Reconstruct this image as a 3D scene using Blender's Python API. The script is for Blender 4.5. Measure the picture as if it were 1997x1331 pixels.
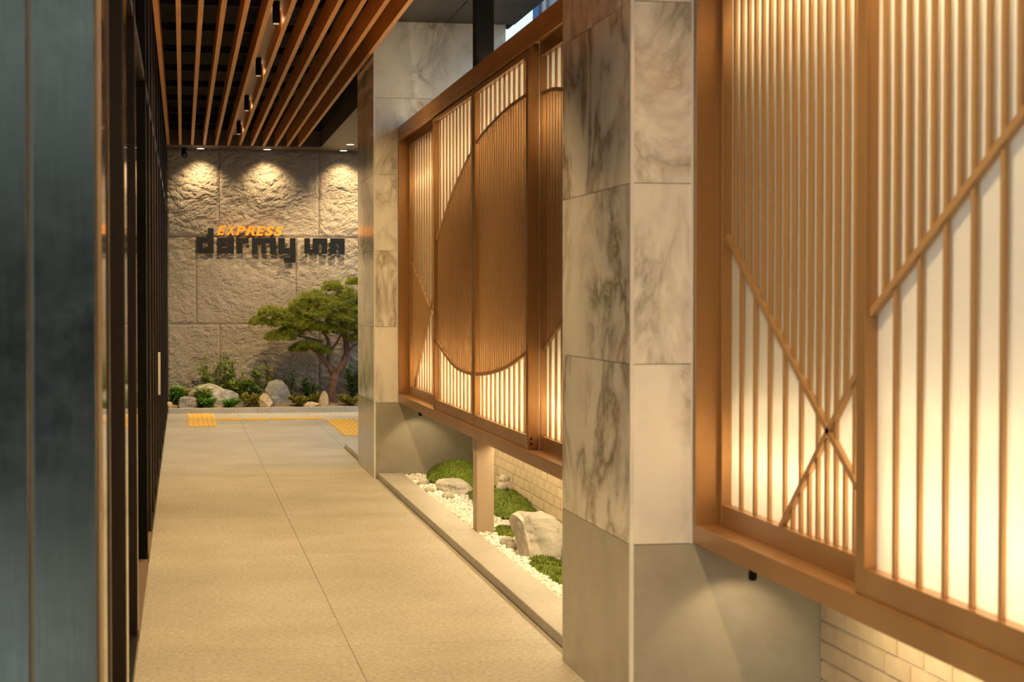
import bpy, bmesh, math, random
from mathutils import Vector, Matrix, noise

for o in list(bpy.data.objects): bpy.data.objects.remove(o)
sc = bpy.context.scene
C = sc.collection

# ------------------------------------------------------------------ camera
FPX, HC = 3500.0, 1.415
yaw = math.atan(642.5 / FPX)
pit = math.atan(82.5 * math.cos(yaw) / FPX)
cd = bpy.data.cameras.new('camera'); cam = bpy.data.objects.new('camera', cd); C.objects.link(cam)
cd.sensor_fit = 'HORIZONTAL'; cd.sensor_width = 36.0; cd.lens = 36.0 * FPX / 1997.0
cam.location = (0, 0, HC)
cam.rotation_euler = (math.pi / 2 - pit, 0, -yaw)
cd.dof.use_dof = True; cd.dof.focus_distance = 16.0; cd.dof.aperture_fstop = 6.3
cd.clip_start = 0.05; cd.clip_end = 300
sc.camera = cam

# ------------------------------------------------------------------ world / exposure
vs = sc.view_settings
vs.view_transform = 'Standard'; vs.look = 'None'; vs.gamma = 1.0; vs.exposure = 0.14
vs.use_curve_mapping = False
w = bpy.data.worlds.new('sky'); sc.world = w; w.use_nodes = True
nt = w.node_tree; nt.nodes.clear()
bg = nt.nodes.new('ShaderNodeBackground'); out = nt.nodes.new('ShaderNodeOutputWorld')
geo = nt.nodes.new('ShaderNodeTexCoord'); sep = nt.nodes.new('ShaderNodeSeparateXYZ')
rmp = nt.nodes.new('ShaderNodeValToRGB')
nt.links.new(geo.outputs['Generated'], sep.inputs[0]); nt.links.new(sep.outputs['Z'], rmp.inputs[0])
rmp.color_ramp.elements[0].position = 0.0; rmp.color_ramp.elements[0].color = (0.66, 0.82, 0.90, 1)
rmp.color_ramp.elements[1].position = 0.7; rmp.color_ramp.elements[1].color = (0.36, 0.52, 0.72, 1)
nt.links.new(rmp.outputs[0], bg.inputs[0]); bg.inputs[1].default_value = 1.35
nt.links.new(bg.outputs[0], out.inputs[0])

WARM = (1.0, 0.70, 0.33); WARM2 = (1.0, 0.75, 0.41)

def setp(o, label=None, cat=None, group=None, kind=None):
    if label: o['label'] = label
    if cat: o['category'] = cat
    if group: o['group'] = group
    if kind: o['kind'] = kind
    return o

def light(name, typ, loc, power, col, rot=(0, 0, 0), parent=None, **kw):
    d = bpy.data.lights.new(name, typ); d.energy = power; d.color = col
    for k, v in kw.items(): setattr(d, k, v)
    o = bpy.data.objects.new(name, d); C.objects.link(o); o.location = loc; o.rotation_euler = rot
    if parent: o.parent = parent; o.matrix_parent_inverse = Matrix.Translation(-parent.location)
    return o

# ------------------------------------------------------------------ materials
def mat(name, col, rough=0.5, metal=0.0, coat=0.0, spec=0.5):
    m = bpy.data.materials.new(name); m.use_nodes = True
    b = m.node_tree.nodes['Principled BSDF']
    b.inputs['Base Color'].default_value = (*col, 1); b.inputs['Roughness'].default_value = rough
    b.inputs['Metallic'].default_value = metal; b.inputs['Coat Weight'].default_value = coat
    b.inputs['Coat Roughness'].default_value = 0.06
    b.inputs['Specular IOR Level'].default_value = spec
    return m
def N(m, t, **kw):
    n = m.node_tree.nodes.new(t)
    for k, v in kw.items():
        if k in n.inputs: n.inputs[k].default_value = v
        else: setattr(n, k, v)
    return n
def L(m, a, b): m.node_tree.links.new(a, b)
def bsdf(m): return m.node_tree.nodes['Principled BSDF']
def ramp(m, fac, stops):
    r = N(m, 'ShaderNodeValToRGB'); cr = r.color_ramp
    while len(cr.elements) < len(stops): cr.elements.new(0.5)
    for e, (p, c) in zip(cr.elements, stops): e.position = p; e.color = (*c, 1)
    L(m, fac, r.inputs[0]); return r.outputs[0]
def coords(m, scale=(1, 1, 1)):
    t = N(m, 'ShaderNodeTexCoord'); mp = N(m, 'ShaderNodeMapping'); mp.inputs['Scale'].default_value = scale
    L(m, t.outputs['Object'], mp.inputs[0]); return mp.outputs[0]
def noise_col(m, stops, scale=5, detail=6, rough=0.6, mscale=(1, 1, 1), dist=0.0, var=0.0):
    c = coords(m, mscale); n = N(m, 'ShaderNodeTexNoise', Scale=scale, Detail=detail, Roughness=rough, Distortion=dist)
    L(m, c, n.inputs['Vector'])
    o = ramp(m, n.outputs['Fac'], stops)
    if var:
        oi = N(m, 'ShaderNodeObjectInfo'); hs = N(m, 'ShaderNodeHueSaturation'); mr = N(m, 'ShaderNodeMapRange')
        mr.inputs['To Min'].default_value = 1 - var; mr.inputs['To Max'].default_value = 1 + var
        L(m, oi.outputs['Random'], mr.inputs[0]); L(m, mr.outputs[0], hs.inputs['Value']); L(m, o, hs.inputs['Color']); o = hs.outputs[0]
    L(m, o, bsdf(m).inputs['Base Color']); return n
def bump(m, fac, strength=0.3, dist=0.01):
    b = N(m, 'ShaderNodeBump'); b.inputs['Strength'].default_value = strength; b.inputs['Distance'].default_value = dist
    L(m, fac, b.inputs['Height']); L(m, b.outputs[0], bsdf(m).inputs['Normal'])

M = {}
M['bronze'] = mat('bronze_metal', (0.36, 0.19, 0.07), 0.33, 0.5)
M['bronze_slat'] = mat('bronze_slat', (0.40, 0.22, 0.085), 0.42, 0.3)
n = noise_col(M['bronze'], [(0.35, (0.34, 0.175, 0.06)), (0.7, (0.40, 0.21, 0.075))], 3, 4, 0.5, (1, 1, 0.15))
M['dark_bronze'] = mat('dark_bronze', (0.028, 0.018, 0.010), 0.32, 0.5)
M['tan_steel'] = mat('tan_painted_steel', (0.52, 0.40, 0.28), 0.45, 0.1)
M['sill_stone'] = mat('brown_sill', (0.17, 0.11, 0.07), 0.45)
M['edge_brown'] = mat('brown_edge_metal', (0.22, 0.14, 0.07), 0.35, 0.6)
M['mirror'] = mat('polished_bronze', (0.80, 0.72, 0.58), 0.05, 1.0)
M['trough'] = mat('pale_trough_panel', (0.42, 0.34, 0.27), 0.5)
M['black'] = mat('matt_black', (0.004, 0.0035, 0.003), 0.7, spec=0.2)
M['black_gloss'] = mat('black_acrylic', (0.010, 0.009, 0.008), 0.28)
M['ceil_dark'] = mat('dark_ceiling_board', (0.03, 0.026, 0.02), 0.5)
M['soffit'] = mat('brown_soffit', (0.085, 0.062, 0.04), 0.5)
M['ceil_black'] = mat('black_ceiling_void', (0.012, 0.009, 0.007), 0.8)
M['wood'] = mat('wood_slat', (0.55, 0.24, 0.07), 0.45)
noise_col(M['wood'], [(0.3, (0.56, 0.225, 0.05)), (0.7, (0.70, 0.32, 0.085))], 6, 6, 0.6, (14, 0.35, 4))
# steel
m = M['steel'] = mat('brushed_steel', (0.15, 0.155, 0.13), 0.3, 1.0)
noise_col(m, [(0.3, (0.115, 0.11, 0.085)), (0.75, (0.17, 0.165, 0.13))], 8, 8, 0.7, (30, 30, 0.5))
c = coords(m, (1, 1, 1)); nn = N(m, 'ShaderNodeTexNoise', Scale=9, Detail=9, Roughness=0.75); L(m, c, nn.inputs['Vector'])
r_ = ramp(m, nn.outputs['Fac'], [(0.35, (0.19,) * 3), (0.8, (0.32,) * 3)]); L(m, r_, bsdf(m).inputs['Roughness'])
# marble
def marble(name, base, dark, brown, rough, vs_=1.0):
    m = mat(name, base, rough, 0, 0.25)
    t = N(m, 'ShaderNodeTexCoord'); oi = N(m, 'ShaderNodeObjectInfo')
    mul = N(m, 'ShaderNodeMath', operation='MULTIPLY'); mul.inputs[1].default_value = 40; L(m, oi.outputs['Random'], mul.inputs[0])
    mp = N(m, 'ShaderNodeMapping'); mp.inputs['Rotation'].default_value = (0.5, 0.35, 0.2); mp.inputs['Scale'].default_value = (1.3, 1.0, 0.75)
    L(m, t.outputs['Object'], mp.inputs[0])
    def nz(scale, det, ro, dis):
        n = N(m, 'ShaderNodeTexNoise', noise_dimensions='4D'); n.inputs['Scale'].default_value = scale; n.inputs['Detail'].default_value = det
        n.inputs['Roughness'].default_value = ro; n.inputs['Distortion'].default_value = dis
        L(m, mp.outputs[0], n.inputs['Vector']); L(m, mul.outputs[0], n.inputs['W']); return n.outputs['Fac']
    a = nz(2.2 * vs_, 9, 0.62, 0.9)
    sub = N(m, 'ShaderNodeMath', operation='SUBTRACT'); sub.inputs[1].default_value = 0.5; L(m, a, sub.inputs[0])
    ab = N(m, 'ShaderNodeMath', operation='ABSOLUTE'); L(m, sub.outputs[0], ab.inputs[0])
    vein = ramp(m, ab.outputs[0], [(0.0, (1, 1, 1)), (0.02, (0.6, 0.6, 0.6)), (0.08, (0, 0, 0))])
    msk = ramp(m, nz(1.3 * vs_, 3, 0.5, 0.2), [(0.42, (0, 0, 0)), (0.62, (1, 1, 1))])
    vm = N(m, 'ShaderNodeMath', operation='MULTIPLY'); L(m, vein, vm.inputs[0]); L(m, msk, vm.inputs[1])
    cloud = ramp(m, nz(3.0 * vs_, 8, 0.65, 0.4), [(0.3, tuple(x * 0.82 for x in base)), (0.58, base)])
    vc = ramp(m, nz(4.0, 3, 0.5, 0), [(0.45, dark), (0.6, brown)])
    mx = N(m, 'ShaderNodeMix', data_type='RGBA'); L(m, vm.outputs[0], mx.inputs[0]); L(m, cloud, mx.inputs[6]); L(m, vc, mx.inputs[7])
    L(m, mx.outputs[2], bsdf(m).inputs['Base Color'])
    return m
M['marble'] = marble('cream_marble', (0.80, 0.76, 0.68), (0.10, 0.085, 0.06), (0.30, 0.19, 0.09), 0.12)
M['base_stone'] = mat('grey_base_stone', (0.34, 0.31, 0.25), 0.22)
n = noise_col(M['base_stone'], [(0.3, (0.30, 0.275, 0.22)), (0.7, (0.39, 0.36, 0.29))], 4, 10, 0.7)
M['trim'] = mat('pale_corner_trim', (0.86, 0.86, 0.82), 0.22, 0.35)
# granite floor
def granite(name, a, b, c_, rough, var):
    m = mat(name, a, rough)
    co = coords(m); n1 = N(m, 'ShaderNodeTexNoise', Scale=48, Detail=6, Roughness=0.8); L(m, co, n1.inputs['Vector'])
    o1 = ramp(m, n1.outputs['Fac'], [(0.33, b), (0.5, a), (0.68, c_)])
    n2 = N(m, 'ShaderNodeTexNoise', Scale=1.6, Detail=5, Roughness=0.6); L(m, co, n2.inputs['Vector'])
    o2 = ramp(m, n2.outputs['Fac'], [(0.3, (0.82, 0.80, 0.76)), (0.7, (1.06, 1.05, 1.03))])
    mx = N(m, 'ShaderNodeMix', data_type='RGBA', blend_type='MULTIPLY'); mx.inputs[0].default_value = 1; L(m, o1, mx.inputs[6]); L(m, o2, mx.inputs[7])
    oi = N(m, 'ShaderNodeObjectInfo'); hs = N(m, 'ShaderNodeHueSaturation'); mr = N(m, 'ShaderNodeMapRange')
    mr.inputs['To Min'].default_value = 1 - var; mr.inputs['To Max'].default_value = 1 + var
    L(m, oi.outputs['Random'], mr.inputs[0]); L(m, mr.outputs[0], hs.inputs['Value']); L(m, mx.outputs[2], hs.inputs['Color'])
    L(m, hs.outputs[0], bsdf(m).inputs['Base Color']); bump(m, n1.outputs['Fac'], 0.25, 0.004)
    return m
M['granite'] = granite('flamed_granite', (0.50, 0.46, 0.39), (0.25, 0.22, 0.18), (0.68, 0.64, 0.56), 0.5, 0.025)
M['kerb'] = granite('kerb_granite', (0.44, 0.41, 0.36), (0.34, 0.31, 0.27), (0.53, 0.50, 0.45), 0.5, 0.02)
M['joint'] = mat('dark_joint', (0.16, 0.135, 0.10), 0.9)
M['rockwall'] = mat('split_face_stone', (0.46, 0.42, 0.37), 0.85)
n = noise_col(M['rockwall'], [(0.3, (0.38, 0.305, 0.225)), (0.7, (0.58, 0.48, 0.37))], 24, 10, 0.75)
bump(M['rockwall'], n.outputs['Fac'], 1.0, 0.03)
m = M['orange'] = mat('orange_letter', (0.95, 0.30, 0.01), 0.4)
bsdf(m).inputs['Emission Color'].default_value = (1.0, 0.27, 0.0, 1); bsdf(m).inputs['Emission Strength'].default_value = 0.45
M['yellow'] = mat('tactile_yellow', (0.80, 0.44, 0.05), 0.5)
noise_col(M['yellow'], [(0.3, (0.74, 0.44, 0.08)), (0.7, (0.88, 0.56, 0.13))], 12, 5, 0.6)
M['brick'] = mat('cream_brick', (0.62, 0.50, 0.33), 0.8)
noise_col(M['brick'], [(0.3, (0.55, 0.43, 0.27)), (0.7, (0.66, 0.54, 0.37))], 9, 6, 0.6, (1, 1, 1), 0, 0.07)
M['mortar'] = mat('mortar', (0.58, 0.50, 0.38), 0.9)
M['pebble'] = mat('white_pebble', (0.84, 0.81, 0.75), 0.45)
noise_col(M['pebble'], [(0.25, (0.74, 0.70, 0.62)), (0.6, (0.86, 0.84, 0.79))], 14, 4, 0.5)
M['moss'] = mat('green_moss', (0.16, 0.24, 0.02), 0.9)
n = noise_col(M['moss'], [(0.3, (0.07, 0.12, 0.006)), (0.55, (0.16, 0.225, 0.012)), (0.8, (0.30, 0.34, 0.03))], 26, 8, 0.7)
bump(M['moss'], n.outputs['Fac'], 0.9, 0.02)
def rockmat(name, lo, hi, sc_=8):
    m = mat(name, hi, 0.8); n = noise_col(m, [(0.3, lo), (0.68, hi)], sc_, 9, 0.7, (1, 1, 1), 0.5); bump(m, n.outputs['Fac'], 0.9, 0.03); return m
M['rock_white'] = rockmat('pale_rock', (0.40, 0.36, 0.30), (0.66, 0.62, 0.54), 7)
M['rock_grey'] = rockmat('grey_rock', (0.16, 0.135, 0.10), (0.46, 0.41, 0.34), 11)
M['rock_mid'] = rockmat('weathered_rock', (0.24, 0.20, 0.15), (0.58, 0.53, 0.45), 9)
M['rock_tan'] = rockmat('tan_rock', (0.40, 0.28, 0.15), (0.68, 0.52, 0.32))
M['soil'] = rockmat('sandy_soil', (0.22, 0.15, 0.08), (0.40, 0.29, 0.17), 20)
M['bark'] = rockmat('pine_bark', (0.11, 0.05, 0.028), (0.26, 0.13, 0.075), 25)
M['stem'] = mat('shrub_stem', (0.07, 0.05, 0.025), 0.8)
def leafmat(name, col, tr):
    m = mat(name, col, 0.5)
    oi = N(m, 'ShaderNodeTexNoise', Scale=22, Detail=3); c = coords(m); L(m, c, oi.inputs['Vector'])
    o = ramp(m, oi.outputs['Fac'], [(0.35, tuple(x * 0.55 for x in col)), (0.65, tuple(min(1, x * 1.35) for x in col))]); L(m, o, bsdf(m).inputs['Base Color'])
    t = N(m, 'ShaderNodeBsdfTranslucent'); L(m, o, t.inputs[0]); mx = N(m, 'ShaderNodeMixShader'); mx.inputs[0].default_value = tr
    L(m, bsdf(m).outputs[0], mx.inputs[1]); L(m, t.outputs[0], mx.inputs[2]); L(m, mx.outputs[0], m.node_tree.nodes['Material Output'].inputs[0]); return m
M['needle'] = leafmat('pine_needle', (0.27, 0.29, 0.025), 0.4)
M['leaf'] = leafmat('shrub_leaf', (0.25, 0.33, 0.045), 0.3)
M['leaf_dark'] = leafmat('dark_leaf', (0.09, 0.15, 0.03), 0.25)
M['fern'] = leafmat('fern_leaf', (0.14, 0.30, 0.03), 0.3)
M['leaf_gold'] = leafmat('golden_leaf', (0.34, 0.30, 0.03), 0.3)
# diffuser
m = M['diffuser'] = mat('frosted_acrylic', (0.86, 0.83, 0.78), 0.5)
t = N(m, 'ShaderNodeBsdfTranslucent'); t.inputs[0].default_value = (0.88, 0.84, 0.77, 1)
mx = N(m, 'ShaderNodeMixShader'); mx.inputs[0].default_value = 0.62
L(m, bsdf(m).outputs[0], mx.inputs[1]); L(m, t.outputs[0], mx.inputs[2]); L(m, mx.outputs[0], m.node_tree.nodes['Material Output'].inputs[0])
M['box_white'] = mat('light_box_white', (0.28, 0.26, 0.22), 0.7)
# glass
m = M['glass'] = mat('dark_glass', (0.02, 0.02, 0.02), 0.0)
g = N(m, 'ShaderNodeBsdfGlossy'); g.inputs['Roughness'].default_value = 0.015; g.inputs[0].default_value = (0.95, 0.9, 0.82, 1)
tr = N(m, 'ShaderNodeBsdfTransparent'); tr.inputs[0].default_value = (0.55, 0.55, 0.52, 1)
fr = N(m, 'ShaderNodeFresnel'); fr.inputs[0].default_value = 1.6
mx = N(m, 'ShaderNodeMixShader'); L(m, fr.outputs[0], mx.inputs[0]); L(m, tr.outputs[0], mx.inputs[1]); L(m, g.outputs[0], mx.inputs[2])
L(m, mx.outputs[0], m.node_tree.nodes['Material Output'].inputs[0])
m = M['lamp'] = mat('lamp_face', (1, 0.9, 0.75), 0.5); bsdf(m).inputs['Emission Color'].default_value = (1, 0.82, 0.55, 1); bsdf(m).inputs['Emission Strength'].default_value = 4.0
m = M['lamp_dim'] = mat('spot_reflector', (0.4, 0.33, 0.22), 0.3, 0.8); bsdf(m).inputs['Emission Color'].default_value = (1, 0.8, 0.5, 1); bsdf(m).inputs['Emission Strength'].default_value = 0.35
M['white'] = mat('white_paint', (0.75, 0.73, 0.68), 0.5)
M['interior'] = mat('dark_interior', (0.03, 0.022, 0.016), 0.8)
M['asphalt'] = mat('asphalt', (0.06, 0.06, 0.058), 0.9)
noise_col(M['asphalt'], [(0.3, (0.045, 0.045, 0.043)), (0.7, (0.08, 0.08, 0.078))], 30, 5, 0.6)
M['facade'] = mat('pale_facade', (0.55, 0.55, 0.58), 0.7)
noise_col(M['facade'], [(0.3, (0.50, 0.50, 0.53)), (0.7, (0.60, 0.60, 0.63))], 1.2, 5, 0.6)
M['blue'] = mat('blue_cladding', (0.05, 0.12, 0.30), 0.4)
M['brown'] = mat('brown_cladding', (0.13, 0.10, 0.10), 0.6)
M['window'] = mat('window_glass', (0.25, 0.27, 0.33), 0.08)

# ------------------------------------------------------------------ mesh helpers
class MB:
    def __init__(s): s.v = []; s.f = []
    def box(s, x0, x1, y0, y1, z0, z1):
        b = len(s.v)
        s.v += [(x0, y0, z0), (x1, y0, z0), (x1, y1, z0), (x0, y1, z0), (x0, y0, z1), (x1, y0, z1), (x1, y1, z1), (x0, y1, z1)]
        s.f += [tuple(b + i for i in q) for q in ((0, 3, 2, 1), (4, 5, 6, 7), (0, 1, 5, 4), (1, 2, 6, 5), (2, 3, 7, 6), (3, 0, 4, 7))]
        return s
    def bar(s, p, q, wy, x0, x1):
        # bar in the YZ plane from p to q (y,z), in-plane width wy, X range x0..x1
        d = Vector((q[0] - p[0], q[1] - p[1])); d.normalize(); nrm = Vector((-d.y, d.x)) * wy / 2
        pts = [(p[0] + nrm.x, p[1] + nrm.y), (q[0] + nrm.x, q[1] + nrm.y), (q[0] - nrm.x, q[1] - nrm.y), (p[0] - nrm.x, p[1] - nrm.y)]
        b = len(s.v); s.v += [(x0, a, c) for a, c in pts] + [(x1, a, c) for a, c in pts]
        s.f += [tuple(b + i for i in t) for t in ((0, 1, 2, 3), (7, 6, 5, 4), (0, 4, 5, 1), (1, 5, 6, 2), (2, 6, 7, 3), (3, 7, 4, 0))]
        return s
    def tube(s, pts, rad, n=6):
        prev = None; b0 = len(s.v)
        for i, p in enumerate(pts):
            p = Vector(p); a = Vector(pts[max(0, i - 1)]); c = Vector(pts[min(len(pts) - 1, i + 1)])
            d = (c - a).normalized(); u = d.orthogonal().normalized() if prev is None else (prev - d * prev.dot(d)).normalized()
            prev = u; v = d.cross(u); r = rad[i] if isinstance(rad, (list, tuple)) else rad
            for k in range(n):
                an = 2 * math.pi * k / n; s.v.append(tuple(p + (u * math.cos(an) + v * math.sin(an)) * r))
        for i in range(len(pts) - 1):
            for k in range(n):
                a = b0 + i * n + k; b = b0 + i * n + (k + 1) % n; s.f.append((a, b, b + n, a + n))
        s.f.append(tuple(b0 + k for k in range(n))[::-1]); e = b0 + (len(pts) - 1) * n; s.f.append(tuple(e + k for k in range(n)))
        return s
    def cyl(s, x, y, z0, z1, r, n=20): return s.tube([(x, y, z0), (x, y, z1)], r, n)
    def mesh(s, name, m, smooth=False):
        me = bpy.data.meshes.new(name); me.from_pydata(s.v, [], s.f); me.update()
        bm = bmesh.new(); bm.from_mesh(me); bmesh.ops.recalc_face_normals(bm, faces=bm.faces); bm.to_mesh(me); bm.free()
        me.materials.append(M[m])
        if smooth: me.polygons.foreach_set('use_smooth', [True] * len(me.polygons))
        return me
    def build(s, name, m, parent=None, smooth=False, bev=0):
        return link(name, s.mesh(name, m, smooth), parent, bev=bev)

def link(name, me, parent=None, loc=None, rot=None, scale=None, bev=0):
    o = bpy.data.objects.new(name, me); C.objects.link(o)
    if loc is not None: o.location = loc
    if rot is not None: o.rotation_euler = rot
    if scale is not None: o.scale = scale
    if parent: o.parent = parent; o.matrix_parent_inverse = Matrix.Translation(-parent.location)
    if bev:
        b = o.modifiers.new('bevel', 'BEVEL'); b.width = bev; b.segments = 2; b.limit_method = 'ANGLE'
    return o
def empty(name, loc=(0, 0, 0)):
    o = bpy.data.objects.new(name, None); C.objects.link(o); o.location = loc; o.empty_display_size = 0.1; return o
def B(*a): return MB().box(*a)
R = random.Random(7)

# dimensions
ZS = 3.34            # slat underside / soffit
ZC = 3.60            # boarded ceiling over the screens
YW = 23.45           # rock wall
Y1, Y1B = 5.77, 6.85 # pillar by the street: front and back
Y2, Y2B = 14.09, 15.42
XP1, XP2 = 1.458, 1.482
XB1, XB2 = 2.12, 2.26

# ------------------------------------------------------------------ floor
floor = B(-0.30, 4.2, -3, 23.6, -0.12, -0.006).build('floor', 'joint'); setp(floor, kind='structure')
G = 0.0011
def paver(x0, x1, y0, y1):
    B(x0 + G, x1 - G, y0 + G, y1 - G, -0.05, 0.0).build('paver', 'granite', floor)
ys = [-2.6 + 0.9 * i for i in range(40)]
for i in range(len(ys) - 1):
    a, b = ys[i], min(ys[i + 1], 22.53)
    if a >= 22.5: break
    paver(-0.185, 0.665, a, b)
    paver(0.665, 1.508, a, b)
    if a > 16.9:
        paver(1.508, 2.35, a, b); paver(2.35, 3.2, a, b); paver(3.2, 4.05, a, b)
st = B(-40, 40, -60, -3, -0.16, -0.02).build('street', 'asphalt'); setp(st, kind='structure')
st = B(4.2, 40, -3, 80, -0.16, -0.02).build('street', 'asphalt'); setp(st, kind='structure')

# tactile paving
def tactile(x0, x1, y0, y1, axis, n=6):
    t = empty('tactile_tile', ((x0 + x1) / 2, (y0 + y1) / 2, 0.0))
    B(x0 + .003, x1 - .003, y0 + .003, y1 - .003, 0.0, 0.004).build('base_plate', 'yellow', t)
    for i in range(n):
        if axis == 'y':
            w_ = (x1 - x0) / n; c = x0 + w_ * (i + .5); B(c - w_ * .28, c + w_ * .28, y0 + .02, y1 - .02, .004, .010).build('ridge', 'yellow', t, bev=.002)
        else:
            w_ = (y1 - y0) / n; c = y0 + w_ * (i + .5); B(x0 + .02, x1 - .02, c - w_ * .28, c + w_ * .28, .004, .010).build('ridge', 'yellow', t, bev=.002)
    return t
for k in range(7):
    y0 = 20.2 + .325 * k
    setp(tactile(0.05, 0.375, y0, y0 + .32, 'y'), 'yellow ribbed tactile tile in the run nearest the glass wall', 'tactile tile', 'tactile tiles running along the glass wall')
for k in range(3):
    x0 = 0.385 + .32 * k
    setp(tactile(x0, x0 + .305, 21.14, 21.5, 'x', 4), 'yellow tactile tile in the crosswise run linking two lengthwise runs', 'tactile tile', 'crosswise tactile tiles')
for k in range(8):
    y0 = 18.55 + .325 * k
    for q in range(2):
        x0 = 1.64 + .325 * q
        setp(tactile(x0, x0 + .32, y0, y0 + .32, 'y'), 'yellow ribbed tactile tile in the double run by the marble pillar', 'tactile tile', 'tactile tiles in the double run')
setp(tactile(1.345, 1.635, 21.14, 21.5, 'y'), 'yellow ribbed tactile tile joining crosswise run to the double run', 'tactile tile')

# ------------------------------------------------------------------ rock wall
wb = B(-0.6, 4.6, YW, YW + .3, -0.1, 4.0).build('wall_back', 'joint'); setp(wb, kind='structure')
def rock_panel(x0, x1, z0, z1, seed):
    st_ = 0.0095; nx = int((x1 - x0) / st_); nz = int((z1 - z0) / st_); s = MB(); ox, oz = seed * 7.3, seed * 3.1
    for j in range(nz + 1):
        for i in range(nx + 1):
            x = x0 + .003 + (x1 - x0 - .006) * i / nx; z = z0 + .003 + (z1 - z0 - .006) * j / nz
            e = min(i, nx - i, j, nz - j)
            p = Vector((x * 1.0 + ox, z * 1.0 + oz, seed))
            big = noise.fractal(p * 2.6, 0.9, 2.1, 3)
            q = Vector((p.x * 10 + p.y * 9, p.y * 19 - p.x * 6, 0)) + Vector((big, big, 0)) * 2.0
            fin = noise.fractal(q * 1.25, 0.45, 2.2, 5)
            rid = abs(noise.noise(Vector((p.x * 6 + p.y * 4.5, p.y * 8 - p.x * 2.5, 4))))
            h = 0.024 + 0.013 * big + 0.0085 * fin + 0.020 * rid
            h = max(0.006, h)
            if e < 3: h *= 0.55 + .15 * e
            s.v.append((x, YW - h, z))
    W_ = nx + 1
    for j in range(nz):
        for i in range(nx):
            a = j * W_ + i; s.f.append((a, a + 1, a + W_ + 1, a + W_))
    # skirt back to the wall
    ring = [i for i in range(W_)] + [j * W_ + nx for j in range(1, nz + 1)] + [nz * W_ + i for i in range(nx - 1, -1, -1)] + [j * W_ for j in range(nz - 1, 0, -1)]
    b = len(s.v)
    for k in ring: v = s.v[k]; s.v.append((v[0], YW, v[2]))
    n_ = len(ring)
    for k in range(n_): s.f.append((ring[k], b + k, b + (k + 1) % n_, ring[(k + 1) % n_]))
    me = bpy.data.meshes.new('stone_panel'); me.from_pydata(s.v, [], s.f); me.materials.append(M['rockwall'])
    link('stone_panel', me, wb)
rows = [(0.0, 1.10, 0.474), (1.10, 2.222, 1.453 - 1.277), (2.222, 3.345, 0.474)]
sd = 0
for z0, z1, xo in rows:
    xs = [-0.2]; x = xo
    while x < 3.4: xs.append(x); x += 1.277
    xs.append(min(x, 3.6))
    for a, b in zip(xs[:-1], xs[1:]):
        if b - a > .1: sd += 1; rock_panel(a, b, z0, z1, sd)
    
# ------------------------------------------------------------------ ceilings
ceil = B(-0.60, 1.75, -2.5, 22.85, 3.80, 3.95).build('ceiling', 'ceil_black'); setp(ceil, kind='structure')
for i in range(12):
    x = -0.166 + 0.1472 * i
    B(x - .0165, x + .0165, -2.4, 22.75, ZS, ZS + .165).build('slat', 'wood', ceil)
B(0.592, 0.700, -2.4, 22.75, ZS + .135, ZS + .15).build('trough_panel', 'trough', ceil)
y = 0.5
while y < 22.5:
    B(-0.3, 1.47, y, y + .06, ZS + .17, ZS + .23).build('cross_bar', 'ceil_black', ceil); y += 1.25
y = -2.0
cb = B(1.50, 2.61, -2.5, Y2 + .3, ZC + .01, ZC + .25).build('ceiling', 'ceil_black'); setp(cb, kind='structure')
yy = -2.5
while yy < Y2:
    y1_ = min(yy + 1.2, Y2)
    for (a, b) in ((1.50, 2.06), (2.06, 2.61)):
        B(a + .004, b - .004, yy + .004, y1_ - .004, ZC, ZC + .01).build('ceiling_panel', 'ceil_dark', cb)
    yy = y1_
sf = MB().box(1.73, 2.6, Y2B, YW, ZS, ZS + .2).box(-0.6, 1.73, 22.80, YW, ZS, ZS + .2).build('ceiling', 'soffit'); setp(sf, kind='structure')
up = MB().box(1.73, 1.75, Y2B, 22.80, ZS + .2, 3.80).box(-0.6, 1.73, 22.80, 22.86, ZS + .2, 3.80).box(1.50, 2.6, Y2B + .02, YW, 3.8, 3.95).build('ceiling', 'ceil_black'); setp(up, kind='structure')

def downlight(x, y, z, label):
    t = empty('recessed_downlight', (x, y, z))
    MB().cyl(x, y, z - .006, z - .0005, .062, 24).build('trim_ring', 'soffit', t)
    MB().cyl(x, y, z - .009, z - .0065, .046, 24).build('lens', 'lamp', t)
    setp(t, label, 'downlight', 'downlights washing the rock wall'); return t
for x, y, lb in ((0.234, 23.2, 'round recessed downlight in the soffit beside the security camera'), (1.074, 23.2, 'round recessed downlight in the soffit above the orange letters'),
                 (2.05, 23.2, 'round recessed downlight in the soffit above the pine tree, beside the rock wall'), (2.5, 23.2, 'round recessed downlight in the soffit behind the marble pillar')):
    t = downlight(x, y, ZS, lb)
    light('wall_wash', 'SPOT', (x, y, ZS - .03), 50, WARM2, (0.18, 0, 0), t, spot_size=math.radians(104), spot_blend=1.0, shadow_soft_size=0.03)
t = downlight(2.05, 22.26, ZS, 'round recessed downlight in the soffit set back from the rock wall')
light('path_light', 'SPOT', (2.05, 22.26, ZS - .03), 150, WARM2, (0.40, 0, 0), t, spot_size=math.radians(95), spot_blend=0.6, shadow_soft_size=0.03)

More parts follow.
